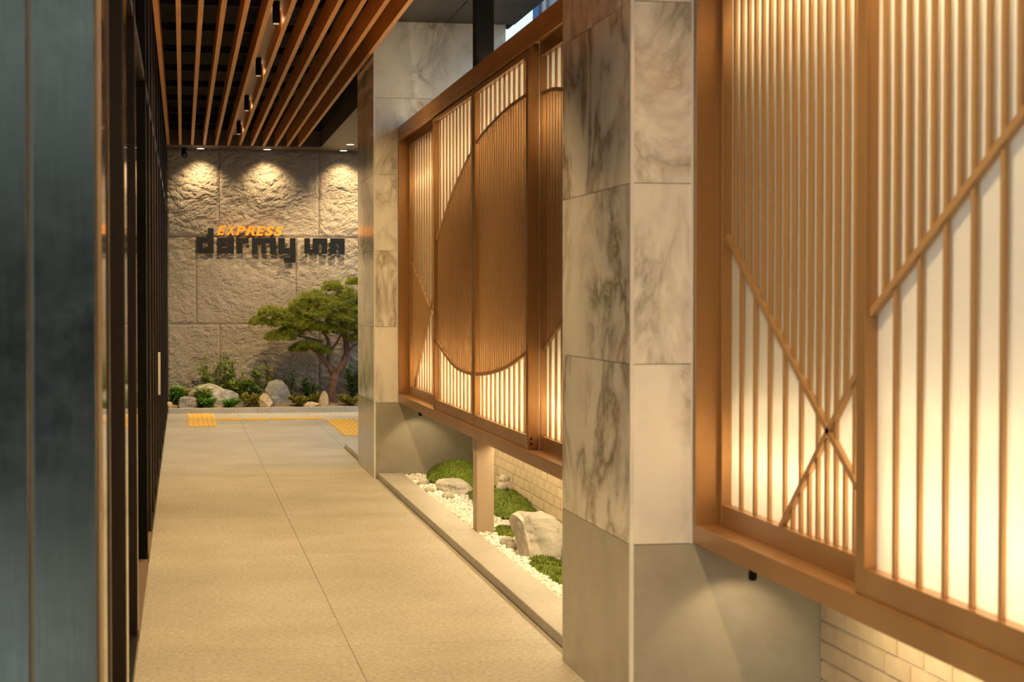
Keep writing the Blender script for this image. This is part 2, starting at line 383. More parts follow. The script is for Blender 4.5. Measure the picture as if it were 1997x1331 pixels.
def slat_lamp(y, pw, lb):
    x = 0.645; t = empty('hanging_spotlight', (x, y, 3.32))
    B(x - .024, x + .024, y - .024, y + .024, 3.325, ZS + .135).build('housing', 'black', t)
    B(x - .019, x + .019, y - .019, y + .019, 3.318, 3.324).build('reflector', 'lamp_dim', t)
    light('spill', 'POINT', (x, y + .33, 3.40), 0.22, WARM2, (0, 0, 0), t, shadow_soft_size=0.02)
    setp(t, lb, 'spotlight', 'square spotlights between the ceiling slats')
    light('spot', 'SPOT', (x, y, 3.305), pw, WARM, (0, 0, 0), t, spot_size=math.radians(112 if y < 3 else 146 if y < 5 else 78 if y < 8 else 90 if y < 11 else 156 if y < 14 else 100), spot_blend=1.0, shadow_soft_size=0.04)
    if y > 20: light('garden_fill', 'SPOT', (x, y, 3.30), 225, WARM2, (math.radians(42), 0, math.radians(-8)), t, spot_size=math.radians(75), spot_blend=0.8, shadow_soft_size=0.025)  # extra beam added to brighten the garden and rock wall
for i, y in enumerate((-1.5, 1.3, 4.1, 6.9, 9.72, 12.54, 15.48, 18.34, 20.96)):
    slat_lamp(y, 312, 'square black spotlight hung between the wooden ceiling slats')

# security camera
t = empty('security_camera', (0.03, 23.25, 3.27))
MB().cyl(.03, 23.25, 3.31, 3.34, .028, 16).build('mount', 'black', t)
MB().tube([(.03, 23.25, 3.31), (.03, 23.23, 3.28)], .010, 8).build('neck', 'black', t)
MB().tube([(.02, 23.27, 3.29), (.03, 23.21, 3.265), (.04, 23.12, 3.235)], [.026, .036, .036], 14).build('body', 'black', t, True)
MB().tube([(.04, 23.12, 3.235), (.0405, 23.115, 3.2335)], .028, 14).build('lens', 'black_gloss', t)
setp(t, 'small black bullet security camera under the soffit by the rock wall', 'camera')

# ------------------------------------------------------------------ wall lettering
def sx(zx): return 0.179 + (370 + zx * .16024 - 383) * (1.896 / 289)
def sz(zy): return 2.316 - (425 + zy * .16024 - 447) * (0.319 / 50)
letters = {'d': [(220, 127, 288, 442), (85, 240, 155, 442), (155, 240, 220, 310), (155, 372, 220, 442)],
 'o': [(332, 245, 390, 442), (450, 245, 532, 442), (390, 245, 450, 308), (390, 372, 450, 442)],
 'r': [(560, 245, 635, 442), (635, 245, 705, 312)],
 'm': [(748, 245, 815, 442), (862, 245, 915, 442), (970, 245, 1040, 442), (815, 245, 862, 312), (915, 245, 970, 312)],
 'y': [(1068, 245, 1150, 442), (1150, 372, 1210, 442), (1210, 245, 1278, 555), (1138, 490, 1210, 555)],
 'i': [(1388, 245, 1455, 442)], 'n1': [(1490, 245, 1562, 442), (1600, 245, 1668, 442), (1562, 245, 1600, 318)],
 'n2': [(1705, 245, 1777, 442), (1812, 245, 1882, 442), (1777, 245, 1812, 318)]}
sg = empty('wall_lettering', (1.1, 23.36, 2.0)); setp(sg, 'black blocky lowercase letters fixed to the rock wall below the orange letters', 'sign')
for k, rs in letters.items():
    s = MB()
    for a, b, c, d in rs: s.box(sx(a), sx(c), 23.30, 23.355, sz(d), sz(b))
    o = s.build('letter', 'black_gloss', sg)
    p = MB(); a, b, c, d = rs[0]; xm = (sx(a) + sx(c)) / 2
    p.tube([(xm, 23.355, sz(b + 60)), (xm, 23.45, sz(b + 60))], .006, 6); p.build('pin', 'black', o)
eg = empty('wall_lettering', (.85, 23.34, 2.24)); setp(eg, 'orange slanted capital letters reading EXPRESS on the rock wall', 'sign')
for ch, bx_ in (('E', (325, 95, 440, 212)), ('X', (437, 95, 558, 212)), ('P', (555, 95, 672, 212)), ('R', (672, 97, 790, 214)), ('E', (795, 97, 915, 217)), ('S', (903, 98, 1020, 217)), ('S', (1013, 98, 1132, 217))):
    cu = bpy.data.curves.new('letter_curve', 'FONT'); cu.body = ch; cu.extrude = 0.1; cu.offset = 0.035; cu.shear = 0.30; cu.resolution_u = 4
    to = bpy.data.objects.new('tmp', cu); C.objects.link(to); dg = bpy.context.evaluated_depsgraph_get()
    me = bpy.data.meshes.new_from_object(to.evaluated_get(dg)); bpy.data.objects.remove(to)
    xs_ = [v.co.x for v in me.vertices]; ys_ = [v.co.y for v in me.vertices]; x0, x1, y0, y1_ = min(xs_), max(xs_), min(ys_), max(ys_)
    X0, X1, Z0, Z1 = sx(bx_[0]), sx(bx_[2]), sz(bx_[3]), sz(bx_[1])
    for v in me.vertices:
        a, b, c = v.co; v.co = (X0 + (a - x0) / (x1 - x0) * (X1 - X0), 23.31 - c * .15, Z0 + (b - y0) / (y1_ - y0) * (Z1 - Z0))
    me.materials.clear(); me.materials.append(M['orange']); o = link('letter', me, eg)
    xm = (X0 + X1) / 2; MB().tube([(xm, 23.33, (Z0 + Z1) / 2), (xm, 23.45, (Z0 + Z1) / 2)], .005, 6).build('pin', 'black', o)

# ------------------------------------------------------------------ marble pillars
def pillar(xp, ya, yb, xr, ztop, label, xrb):
    t = empty('marble_pillar', ((xp + xr) / 2, (ya + yb) / 2, 0)); T = .02; g = .0012
    B(xp + T, xr - .004, ya + T, yb - .004, 0, ztop).build('core', 'mortar', t)
    zs = [0.0, 0.6]
    while zs[-1] < ztop - .01: zs.append(min(zs[-1] + .6, ztop))
    for i, (a, b) in enumerate(zip(zs[:-1], zs[1:])):
        mt = 'base_stone' if i == 0 else 'marble'; nm = 'base_slab' if i == 0 else 'marble_tile'
        B(xp, xp + T, ya + .012, yb, a + g, b - g).build(nm, mt, t)
        B(xp + .012, xr, ya, ya + T, a + g, b - g).build(nm, mt, t)
        B(xp + T, xr, yb - .004, yb + .016, a + g, b - g).build(nm, mt, t)
    B(xp - .001, xp + .012, ya - .001, ya + .012, 0, ztop).build('corner_trim', 'trim', t)
    B(1.664, 1.672, ya - .004, ya, .6, 2.77).build('edge_bead', 'trim', t)
    setp(t, label, 'pillar'); return t
pillar(XP1, Y1, Y1B, 2.55, ZC, 'veined cream marble pillar with grey base between the two lattice screens', XB1)
pillar(XP2, Y2, Y2B - .02, 2.535, ZC, 'veined cream marble pillar with grey base nearest the rock garden', XB2)

# ------------------------------------------------------------------ kerbs
def kerb(x0, x1, y0, y1, z, label, n, ax='y'):
    t = empty('stone_kerb', ((x0 + x1) / 2, (y0 + y1) / 2, 0))
    for i in range(n):
        if ax == 'y': a = y0 + (y1 - y0) * i / n; b = y0 + (y1 - y0) * (i + 1) / n; B(x0, x1, a + .001, b - .001, 0 - .004, z).build('kerb_stone', 'kerb', t, bev=.003)
        else: a = x0 + (x1 - x0) * i / n; b = x0 + (x1 - x0) * (i + 1) / n; B(a + .001, b - .001, y0, y1, 0 - .004, z).build('kerb_stone', 'kerb', t, bev=.003)
    setp(t, label, 'kerb'); return t
kerb(1.512, 1.70, Y1B + .03, Y2 - .01, .046, 'long grey granite kerb edging the white pebble bed', 4)
kerb(1.512, 2.4, Y2B + .03, 17.0, .046, 'short grey granite kerb slab behind the marble pillar', 1)
kerb(-0.18, 4.2, 22.53, 22.65, .065, 'grey granite kerb in front of the pine garden', 4, 'x')

# ------------------------------------------------------------------ brick walls
def brick_wall(name, x, y0, y1, ztop, vis):
    wl = B(x + .008, x + .15, y0, y1, -.05, ztop).build(name, 'mortar'); setp(wl, kind='structure')
    bl, bh, j = .19, .057, .010
    me = B(0, .03, 0, bl, 0, bh).mesh('brick', 'brick'); s = MB(); nr = 0; z = 0.0
    while z + bh <= ztop + .001:
        y = y0 + .005 - (bl / 2 if nr % 2 else 0)
        while y < y1 - .01:
            a, b = max(y, y0 + .004), min(y + bl, y1 - .004)
            if b - a > .03:
                if vis(a, b, z): 
                    o = link('brick', me, wl, loc=(x + R.uniform(-.0015, .001), a, z)); o.scale = (1, (b - a) / bl, 1)
                else: s.box(x, x + .03, a, b, z, z + bh)
            y += bl + j
        z += bh + j; nr += 1
    if s.v: setp(s.build('brick_rows', 'brick', wl), kind='stuff')
brick_wall('wall_right', XB2, Y1B + .02, Y2 - .005, 1.6, lambda a, b, z: a > 9.8 and b < 13.9 and z < .62)
brick_wall('wall_right', XB1, -1.4, Y1 - .005, 1.6, lambda a, b, z: a > 3.9 and z < .62)

# ------------------------------------------------------------------ lattice screens
ZB, ZL, ZT, ZT2 = 0.60, 0.665, 2.69, 2.77
XA, XF = 1.752, 1.688          # set-back track and forward track faces
def screen_frame(y0, y1, label, xback, ledp):
    xl = 1.875
    t = empty('screen_frame', (1.74, (y0 + y1) / 2, ZB))
    B(1.674, 1.83, y0, y1, ZB, ZL).build('bottom_beam', 'bronze', t, bev=.003)
    B(1.674, 1.83, y0, y1, ZT, ZT2).build('top_beam', 'bronze', t, bev=.003)
    for a, b in ((y0, y0 + .03), (y1 - .03, y1)): B(1.674, 1.83, a, b, ZL, ZT).build('jamb', 'bronze', t)
    B(1.674, 1.682, y0 + .03, y1 - .03, ZT - .035, ZT).build('track', 'bronze', t)
    bx = MB(); bx.box(xback, xback + .01, y0, y1, ZL - .02, ZT); bx.box(1.83, xback, y0, y1, ZL - .02, ZL);
    bx.build('light_box', 'box_white', t)
    B(1.765, 1.795, y0 + .1, y1 - .1, ZT2, ZT2 + .02).build('added_uplight_strip', 'bronze', t)  # made-up strip that goes with the added uplight
    light('pillar_fill_light', 'AREA', (1.78, (y0 + y1) / 2, ZT2 + .025), 1.7 * (y1 - y0), WARM2, (math.pi, 0, 0), t, shape='RECTANGLE', size=.03, size_y=y1 - y0 - .2)  # added uplight, warms and brightens the upper pillar fronts
    ln = y1 - y0 - .2; ym = (y0 + y1) / 2
    for z, k in ((0.89, 1.9), (2.32, 1.15)):
        B(xl, xl + .016, y0 + .05, y1 - .05, z - .012, z + .012).build('led_strip', 'white', t)
        light('led_strip_light', 'AREA', (xl - .004, ym, z), ledp * k * ln, (1.0, 0.82, 0.52), (0, math.pi / 2, 0), t, shape='RECTANGLE', size=.02, size_y=ln)
    setp(t, label, 'screen frame'); return t
frA = screen_frame(Y1B + .02, Y2 - .002, 'bronze screen frame spanning between the two marble pillars', 2.02, 15.0)
frB = screen_frame(-1.4, Y1 - .002, 'bronze screen frame reaching from the marble pillar to the street', 2.02, 8.5)

P, SW, SD = 0.073, 0.019, 0.010
def panel(xf, yn, yf, dense, trims, label, sw=.055, bolts=False):
    """sliding lattice panel between yn (street side) and yf (garden side); dense(y) -> z-intervals with the extra slats"""
    t = empty('lattice_panel', (xf + .03, (yn + yf) / 2, ZL)); z0, z1 = ZL + .001, ZT - .004; D = .058
    rb, rt = .068, .062
    for a, b in ((yn, yn + sw), (yf - sw, yf)): B(xf, xf + D, a, b, z0, z1).build('stile', 'bronze', t, bev=.002)
    B(xf + .002, xf + D, yn + sw, yf - sw, z0, z0 + rb).build('rail', 'bronze', t); B(xf + .002, xf + D, yn + sw, yf - sw, z1 - rt, z1).build('rail', 'bronze', t)
    B(xf + .034, xf + .040, yn + sw - .004, yf - sw + .004, z0 + rb - .004, z1 - rt + .004).build('frosted_sheet', 'diffuser', t)
    a0, a1, s0, s1 = yn + sw, yf - sw, z0 + rb, z1 - rt
    n = max(2, round((a1 - a0) / P)); n += n % 2; p = (a1 - a0) / n
    for i in range(1, n):
        y = a0 + i * p
        if i % 2 == 0: iv = [(s0, s1)]
        else: iv = dense(y)
        for c, d in iv:
            c, d = max(c, s0), min(d, s1)
            if d - c > .01: B(xf + .018, xf + .018 + SD, y - SW / 2, y + SW / 2, c, d).build('slat', 'bronze_slat', t)
    for pl in trims:
        s = MB()
        for p_, q_ in zip(pl[:-1], pl[1:]): s.bar(p_, q_, .020, xf + .013, xf + .028)
        s.build('motif_bar', 'bronze_slat', t)
    if bolts:
        for z in (ZL + .03, ZL + .055): MB().tube([(xf + .018, yn - .002, z), (xf + .018, yn + .004, z)], .006, 10).build('bolt', 'black', t)
    setp(t, label, 'lattice panel', 'sliding lattice panels'); return t
def lin(p, q): return lambda y: p[1] + (q[1] - p[1]) * (y - p[0]) / (q[0] - p[0])
def smooth_curve(pts):
    pts = sorted(pts); n = len(pts)
    sl = []
    for i in range(n):
        a, b = pts[max(0, i - 1)], pts[min(n - 1, i + 1)]; sl.append((b[1] - a[1]) / (b[0] - a[0]))
    def fn(y):
        for i in range(n - 1):
            if y <= pts[i + 1][0] or i == n - 2:
                h = pts[i + 1][0] - pts[i][0]; t = (y - pts[i][0]) / h
                return ((2*t**3 - 3*t*t + 1) * pts[i][1] + (t**3 - 2*t*t + t) * h * sl[i] + (-2*t**3 + 3*t*t) * pts[i+1][1] + (t**3 - t*t) * h * sl[i+1])
    return fn
top = smooth_curve([(12.164, 1.817), (11.354, 2.11), (10.395, 2.34), (9.647, 2.415), (9.184, 2.437), (8.763, 2.44), (8.41, 2.42), (7.6, 2.28), (6.9, 2.02)])
bot = smooth_curve([(12.118, 1.126), (11.587, 1.028), (11.141, 0.978), (10.474, 0.973), (9.813, 1.015), (9.334, 1.069), (8.761, 1.176), (8.41, 1.286), (7.6, 1.5), (6.9, 1.75)])
def pl(fn, a, b, n=24): return [(a + (b - a) * i / n, fn(a + (b - a) * i / n)) for i in range(n + 1)]
def disc(y): return [(bot(y), top(y))]
L1f = lin((13.91, 1.672), (12.663, 1.259)); L2f = lin((13.73, .82), (12.661, 1.529))
def dA1(y): return [(L2f(y), L1f(y))] if L1f(y) > L2f(y) else []
panel(XA, 12.10, 14.055, dA1, [[(13.99, L1f(13.99)), (12.2, L1f(12.2))], [(13.84, .735), (12.2, L2f(12.2))]], 'bronze lattice panel with crossing diagonal bars, nearest the rock garden')
panel(XF, 10.476, 12.19, disc, [pl(top, 10.53, 12.135), pl(bot, 10.53, 12.135)], 'bronze lattice panel with half of the round motif, next to the crossed panel')
panel(XF, 8.762, 10.470, disc, [pl(top, 8.817, 10.415), pl(bot, 8.817, 10.415)], 'bronze lattice panel with half of the round motif and bolts on its end', bolts=True)
panel(XA, 6.91, 8.82, disc, [pl(top, 6.97, 8.76), pl(bot, 6.97, 8.76)], 'bronze lattice panel set back behind the panels of the round motif')
L1 = lin((5.716, 1.626), (4.497, .892)); L2 = lin((5.136, .745), (4.501, 1.251))
def dA(y): return [(max(L1(y), L2(y)), 9), (0, min(L1(y), L2(y)))]
panel(XA, 4.25, 5.735, dA, [[(5.71, L1(5.71)), (4.31, L1(4.31))], [(5.16, L2(5.16)), (4.31, L2(4.31))]], 'bronze lattice panel with a low crossing of diagonal bars beside the marble pillar', sw=.03)
LB = lin((4.24, 1.400), (3.422, 1.817))
panel(XF, 2.62, 4.338, lambda y: [(LB(y), 9)], [[(4.28, LB(4.28)), (2.68, LB(2.68))]], 'bronze lattice panel with one long rising diagonal bar', sw=.06)
LC = lin((2.6, 2.24), (0.9, 1.35))
panel(XF, 0.90, 2.614, lambda y: [(LC(y), 9)], [[(2.55, LC(2.55)), (.96, LC(.96))]], 'bronze lattice panel with one long falling diagonal bar')
panel(XA, -1.36, 0.98, lambda y: [(1.35, 9)], [[(.92, 1.35), (-1.3, 1.35)]], 'bronze lattice panel at the street end')

# posts behind the screen
p = empty('support_post', (1.765, 10.53, 0)); B(1.708, 1.812, 10.46, 10.60, 0.0, .5995).build('shaft', 'tan_steel', p, bev=.002); B(1.70, 1.82, 10.452, 10.608, 0.0, .012).build('foot_plate', 'bronze', p)
setp(p, 'bronze steel post under the screen standing in white pebbles', 'post')
p = empty('support_post', (1.765, 10.53, ZT2)); B(1.708, 1.812, 10.46, 10.60, ZT2 + .0005, ZC).build('shaft', 'black', p); B(1.69, 1.83, 10.44, 10.62, ZC - .012, ZC - .0005).build('head_plate', 'black', p)  # upper end of the same post; black colour stands in for missing light
setp(p, 'steel post between the screen and the ceiling, its lack of light put into black colour', 'post')

# lights under the screens
def under(y0, y1, fr, pw):
    B(1.845, 1.875, y0, y1, .575, .60).build('under_light', 'bronze', fr)
    light('under_light', 'AREA', (1.86, (y0 + y1) / 2, .572), pw * (y1 - y0), WARM2, (0, math.radians(-14), 0), fr, shape='RECTANGLE', size=.02, size_y=y1 - y0)
under(Y1B + .2, Y2 - .5, frA, 4.2); under(0.0, Y1 - .5, frB, 5.0)
def mini_spot(x, y, lb, pw):
    t = empty('mini_spotlight', (x, y, .6)); MB().cyl(x, y, .575, .5995, .012, 12).build('base', 'black', t)
    MB().tube([(x, y, .578), (x, y + .015, .55), (x + .005, y + .035, .515)], [.010, .014, .014], 12).build('head', 'black', t)
    setp(t, lb, 'spotlight', 'small spotlights under the screens'); light('spot', 'SPOT', (x + .006, y + .04, .507), pw, WARM2, (math.radians(38), 0, 0), t, spot_size=math.radians(95), spot_blend=.5, shadow_soft_size=.006)
mini_spot(1.81, 13.80, 'small black spotlight under the screen beside the garden-end marble pillar', 2.2)
mini_spot(1.80, 5.50, 'small black spotlight under the screen beside the middle marble pillar', 2.2)

# ------------------------------------------------------------------ left glazed wall
XL, XG = -0.185, -0.226
wl = B(-0.34, XL - .004, 4.35, 23.45, -.05, .012).build('wall_left', 'dark_bronze'); setp(wl, kind='structure')
mul = [4.70, 5.94, 7.40, 9.56, 10.70, 11.70, 12.80, 14.2, 15.7, 17.3, 19.0, 20.7, 22.2, 23.36]
for i, y in enumerate(mul):
    wd = {1: .24, 2: .10, 3: .16}.get(i, .07)
    B(-0.33, XL, y, y + wd, .012, 3.80).build('mullion', 'dark_bronze' if i != 3 else 'black', wl, bev=.003)
    if i in (1, 2): B(XL, XL + .002, y + .004, y + wd, .012, 3.80).build('face_plate', 'mirror', wl)
    if i < len(mul) - 1:
        a, b = y + wd, mul[i + 1]
        B(-.30, XL + .004, a, b, .012, .055).build('sill', 'sill_stone' if i in (2, 3) else 'dark_bronze', wl)
        B(-.29, XL - .006, a, b, 2.55, 2.60).build('transom', 'dark_bronze', wl)
        B(XG - .008, XG, a, b, .055, 2.55).build('glass_pane', 'glass', wl); B(XG - .008, XG, a, b, 2.60, 3.80).build('glass_pane', 'glass', wl)
dp = empty('door_pull', (-.175, 13.3, .72)); B(-.178, -.160, 13.28, 13.30, .72, 1.03).build('grip', 'white', dp, bev=.003)
for z in (.76, .99): B(-.236, -.178, 13.284, 13.296, z - .008, z + .008).build('standoff', 'dark_bronze', dp)
setp(dp, 'white vertical door pull on the dark glazed wall', 'door pull')
ro = MB().box(-3.6, -3.5, 4.5, 23.6, 0, 3.9).box(-3.6, -.34, 4.5, 23.6, -.1, -.02).box(-3.6, -.6, 4.5, 23.6, 3.9, 4.0).box(-3.6, -.34, 23.45, 23.6, 0, 3.9).box(-3.6, -.60, 4.47, 4.52, 0, 3.9).build('wall_interior', 'interior'); setp(ro, kind='structure')

# steel column
t = empty('steel_column', (-.55, 4.32, 0))
B(-.95, -.200, 4.215, 4.46, 0, 3.8).build('core', 'dark_bronze', t)
B(-.335, -.194, 4.20, 4.215, 0, 3.8).build('cladding_panel', 'steel', t, bev=.003)
B(-.345, -.334, 4.207, 4.2155, 0, 3.8).build('joint_strip', 'edge_brown', t)
B(-.62, -.3445, 4.20, 4.215, 0, 3.8).build('cladding_panel', 'steel', t, bev=.003)
B(-.95, -.63, 4.20, 4.215, 0, 3.8).build('cladding_panel', 'steel', t, bev=.003)
B(-.200, -.190, 4.216, 4.40, 0, 3.8).build('edge_trim', 'edge_brown', t)
B(-.26, -.189, 4.40, 4.76, 0, 3.8).build('return_panel', 'mirror', t)
setp(t, 'brushed steel clad column at the end of the glazed wall', 'column')

# ------------------------------------------------------------------ pebble bed
def make_rock(name, loc, size, seed, mt, rough=.25, flat=0.0, rz=0, sub=5, cuts=7, boxy=1.0):
    bm = bmesh.new(); bmesh.ops.create_icosphere(bm, subdivisions=sub, radius=1.0); rr = random.Random(seed)
    pl_ = []
    for i in range(cuts):
        d = Vector((rr.gauss(0, 1), rr.gauss(0, 1), rr.gauss(0, .7))).normalized(); pl_.append((d, rr.uniform(.56, .86)))
    for v in bm.verts:
        c = v.co.copy()
        if boxy < 1: c = Vector([math.copysign(abs(q) ** boxy, q) for q in c]) * .9
        for d, k in pl_:
            e = c.dot(d)
            if e > k: c -= d * (e - k) * .985
        n_ = c.normalized(); c += n_ * (noise.fractal(c * 1.6 + Vector((seed, 0, 0)), .8, 2.1, 5) * rough * .45 + noise.fractal(c * 6 + Vector((0, seed, 0)), .7, 2.2, 3) * rough * .22)
        if c.z < -.35: c.z = -.35 - (c.z + .35) * -.15
        v.co = Vector((c.x * size[0], c.y * size[1], c.z * size[2]))
    zm = min(v.co.z for v in bm.verts)
    for v in bm.verts: v.co.z -= zm
    me = bpy.data.meshes.new(name); bm.to_mesh(me); bm.free(); me.materials.append(M[mt]); me.polygons.foreach_set('use_smooth', [True] * len(me.polygons))
    return link(name, me, loc=loc, rot=(0, 0, rz))
moss_h = []
def moss(name, poly_fn, cx, cy, rx, ry, h, z0, label, seed, tilt=0.0):
    n = 64; s = MB(); rr = random.Random(seed)
    def hh(x, y):
        a = math.atan2((y - cy) / ry, (x - cx) / rx); r = math.hypot((x - cx) / rx, (y - cy) / ry)
        k = r / (1 + .16 * noise.noise(Vector((math.cos(a) * 1.7 + seed, math.sin(a) * 1.7, 0))))
        if k >= 1 or x > XB2 - .006 or y > Y2 - .006: return None
        b = (1 - k * k) ** .6
        return z0 + h * b * (1 + .18 * noise.noise(Vector((x * 6, y * 6, seed)))) + .010 * noise.fractal(Vector((x * 30, y * 30, seed)), .7, 2, 3)
    idx = {}
    for j in range(n + 1):
        for i in range(n + 1):
            x = cx - rx * 1.2 + 2.4 * rx * i / n; y = cy - ry * 1.2 + 2.4 * ry * j / n; z = hh(x, y)
            if z is not None: idx[i, j] = len(s.v); s.v.append((x, y, z))
    for j in range(n):
        for i in range(n):
            q = [(i, j), (i + 1, j), (i + 1, j + 1), (i, j + 1)]
            if all(k in idx for k in q): s.f.append(tuple(idx[k] for k in q))
    o = s.build(name, 'moss', smooth=True); setp(o, label, 'moss', 'moss mounds in the pebble bed')
    f = MB(); m_ = int(26000 * rx * ry) + 500
    for _ in range(m_):
        x = cx + rr.uniform(-1.15, 1.15) * rx; y = cy + rr.uniform(-1.15, 1.15) * ry; z = hh(x, y)
        if z is None: continue
        a = rr.uniform(0, 6.28); w_ = .0032; l_ = rr.uniform(.008, .018); tx, ty = rr.gauss(0, .006), rr.gauss(0, .006)
        b = len(f.v); f.v += [(x - math.cos(a) * w_, y - math.sin(a) * w_, z - .003), (x + math.cos(a) * w_, y + math.sin(a) * w_, z - .003), (x + tx, y + ty, z + l_)]; f.f.append((b, b + 1, b + 2))
    me = bpy.data.meshes.new('moss_fronds'); me.from_pydata(f.v, [], f.f); me.materials.append(M['moss']); setp(link('moss_fronds', me, o), kind='stuff')
    moss_h.append(hh); return (cx, cy, rx * .93, ry * .93)
ZG = .022
bed = B(1.70, XB2, Y1B + .02, Y2, -.05, ZG - .012).build('pebble_bed_base', 'pebble'); setp(bed, kind='structure')
excl = []
excl.append(moss('moss_mound', None, 2.06, 13.50, .26, .62, .15, ZG, 'rounded green moss mound against the marble pillar base', 3))
excl.append(moss('moss_mound', None, 2.09, 11.75, .17, .92, .125, ZG, 'long green moss mound beside the brick wall with three white stones on top', 5))
excl.append(moss('moss_mound', None, 1.885, 10.42, .065, .26, .04, ZG, 'small green moss patch between the post and the white boulder', 9))
excl.append(moss('moss_mound', None, 1.86, 8.93, .095, .55, .045, ZG, 'low green moss patch at the foot of the white boulder', 11))
excl.append(moss('moss_mound', None, 2.03, 9.05, .08, .40, .05, ZG, 'low green moss patch behind the white boulder', 12))
excl.append((1.76, 10.53, .05, .07))
def putrock(name, loc, size, seed, mt, label, grp=None, ex=True, cat='rock', **kw):
    o = make_rock(name, loc, size, seed, mt, **kw); setp(o, label, cat, grp)
    if ex: excl.append((loc[0], loc[1], size[0] * .9, size[1] * .9))
    return o
putrock('boulder', (1.90, 9.62, ZG - .02), (.140, .36, .175), 24, 'rock_white', 'large angular whitish boulder in the pebble bed', rough=.16, cuts=5, boxy=.5)
putrock('rock', (1.93, 12.85, ZG - .02), (.125, .42, .075), 33, 'rock_white', 'long flat pale rock leaning on the rounded moss mound', rough=.16, cuts=5, boxy=.7)
sm = moss
for k, (x, y, z, r) in enumerate(((2.085, 11.74, 0, .034), (2.135, 11.79, 0, .032), (2.115, 11.80, .048, .034))):
    z += moss_h[1](x, y) - .004
    o = make_rock('round_stone', (x, y, z), (r * 1.15, r * 1.2, r), 50 + k, 'rock_white', rough=.1, cuts=0, sub=3); setp(o, ('white round stone lying on the long moss mound', 'white round stone lying on the long moss mound', 'white round stone resting on top of two others on moss')[k], 'stone', 'white stones on the moss')
for k, (x, y, r) in enumerate(((1.80, 9.95, .045), (1.79, 9.78, .038), (1.815, 12.35, .045), (1.76, 13.3, .05), (1.74, 12.75, .04))):
    o = make_rock('round_stone', (x, y, ZG + .002), (r, r * 1.3, r * .8), 60 + k, 'rock_white', rough=.12, cuts=1, sub=3)
    setp(o, 'larger rounded pale stone among the small white pebbles', 'stone', 'larger stones in the pebble bed'); excl.append((x, y, r * .7, r))
# pebbles
pm = []
for k in range(5):
    bm = bmesh.new(); bmesh.ops.create_icosphere(bm, subdivisions=2 if k < 5 else 1, radius=1.0)
    for v in bm.verts: v.co += v.co.normalized() * noise.noise(v.co * 1.3 + Vector((k * 5, 0, 0))) * .35
    me = bpy.data.meshes.new('pebble'); bm.to_mesh(me); bm.free(); me.materials.append(M['pebble']); me.polygons.foreach_set('use_smooth', [True] * len(me.polygons)); pm.append(me)
lowpm = []
for k in range(5):
    bm = bmesh.new(); bmesh.ops.create_icosphere(bm, subdivisions=1, radius=1.0)
    for v in bm.verts: v.co += v.co.normalized() * noise.noise(v.co * 1.3 + Vector((k * 5, 0, 0))) * .35
    lowpm.append(([v.co.copy() for v in bm.verts], [tuple(v.index for v in f.verts) for f in bm.faces])); bm.free()
pts = []; grid = {}
def ok(x, y, r):
    for cx, cy, rx, ry in excl:
        if ((x - cx) / rx) ** 2 + ((y - cy) / ry) ** 2 < 1: return False
    gx, gy = int(x / .03), int(y / .03)
    for i in (-1, 0, 1):
        for j in (-1, 0, 1):
            for (a, b, q) in grid.get((gx + i, gy + j), ()):
                if (a - x) ** 2 + (b - y) ** 2 < (.80 * (q + r)) ** 2: return False
    return True
for _ in range(42000):
    x = R.uniform(1.712, XB2 - .02); y = R.uniform(Y1B + .06, Y2 - .03); r = R.choice((.0125, .014, .015, .017, .020))
    if ok(x, y, r): grid.setdefault((int(x / .03), int(y / .03)), []).append((x, y, r)); pts.append((x, y, r))
vis_ = sorted([p for p in pts if p[0] < .2115 * p[1]], key=lambda p: p[1])
big = set(vis_[:300]); s = MB()
for p in pts:
    x, y, r = p; k = R.randrange(5); rot = (R.uniform(-.4, .4), R.uniform(-.4, .4), R.uniform(0, 6.28)); scl = (r * 1.15, r, r * R.uniform(.65, .9)); z = ZG + R.uniform(-.004, .010)
    if p in big:
        o = link('pebble', pm[k], loc=(x, y, z), rot=rot, scale=scl); setp(o, 'small white rounded pebble in the bed by the granite kerb', 'pebble', 'white pebbles in the bed')
    else:
        mm = Matrix.LocRotScale(Vector((x, y, z)), __import__('mathutils').Euler(rot), Vector(scl)); b = len(s.v); vv, ff = lowpm[k]
        s.v += [tuple(mm @ c) for c in vv]; s.f += [tuple(b + i for i in f) for f in ff]
me = bpy.data.meshes.new('pebbles'); me.from_pydata(s.v, [], s.f); me.materials.append(M['pebble']); me.polygons.foreach_set('use_smooth', [True] * len(me.polygons))
setp(link('pebbles', me), 'spread of small white pebbles filling the planting bed', 'pebbles', kind='stuff')

# ------------------------------------------------------------------ pine garden (u, v -> place at about 23 m)
def gx(u): return 0.919 + (u - 500) * .00651
def gz(v): return .029 - (v - 797) * .00655
n = 60; s = MB(); ny = 14
for j in range(ny + 1):
    for i in range(n + 1):
        x = -.18 + 4.3 * i / n; y = 22.65 + (YW - 22.65) * j / ny
        s.v.append((x, y, .045 + .05 * min(1, j / 6) + .018 * noise.fractal(Vector((x * 3, y * 3, 0)), .8, 2, 3)))
for j in range(ny):
    for i in range(n): a = j * (n + 1) + i; s.f.append((a, a + 1, a + n + 2, a + n + 1))
setp(s.build('garden_soil', 'soil', smooth=True), kind='structure')
putrock('boulder', (gx(418), 23.05, .04), (.33, .20, .23), 71, 'rock_mid', 'broad pale domed boulder in the pine garden', rough=.18, ex=False, cuts=5)
putrock('boulder', (gx(537), 23.02, .03), (.20, .16, .25), 74, 'rock_grey', 'tall grey boulder in the middle of the pine garden', rough=.2, ex=False, cuts=5)
putrock('rock', (gx(366), 22.78, .045), (.17, .10, .11), 77, 'rock_grey', 'small grey rock beside the kerb at the glazed wall end', rough=.25, ex=False)
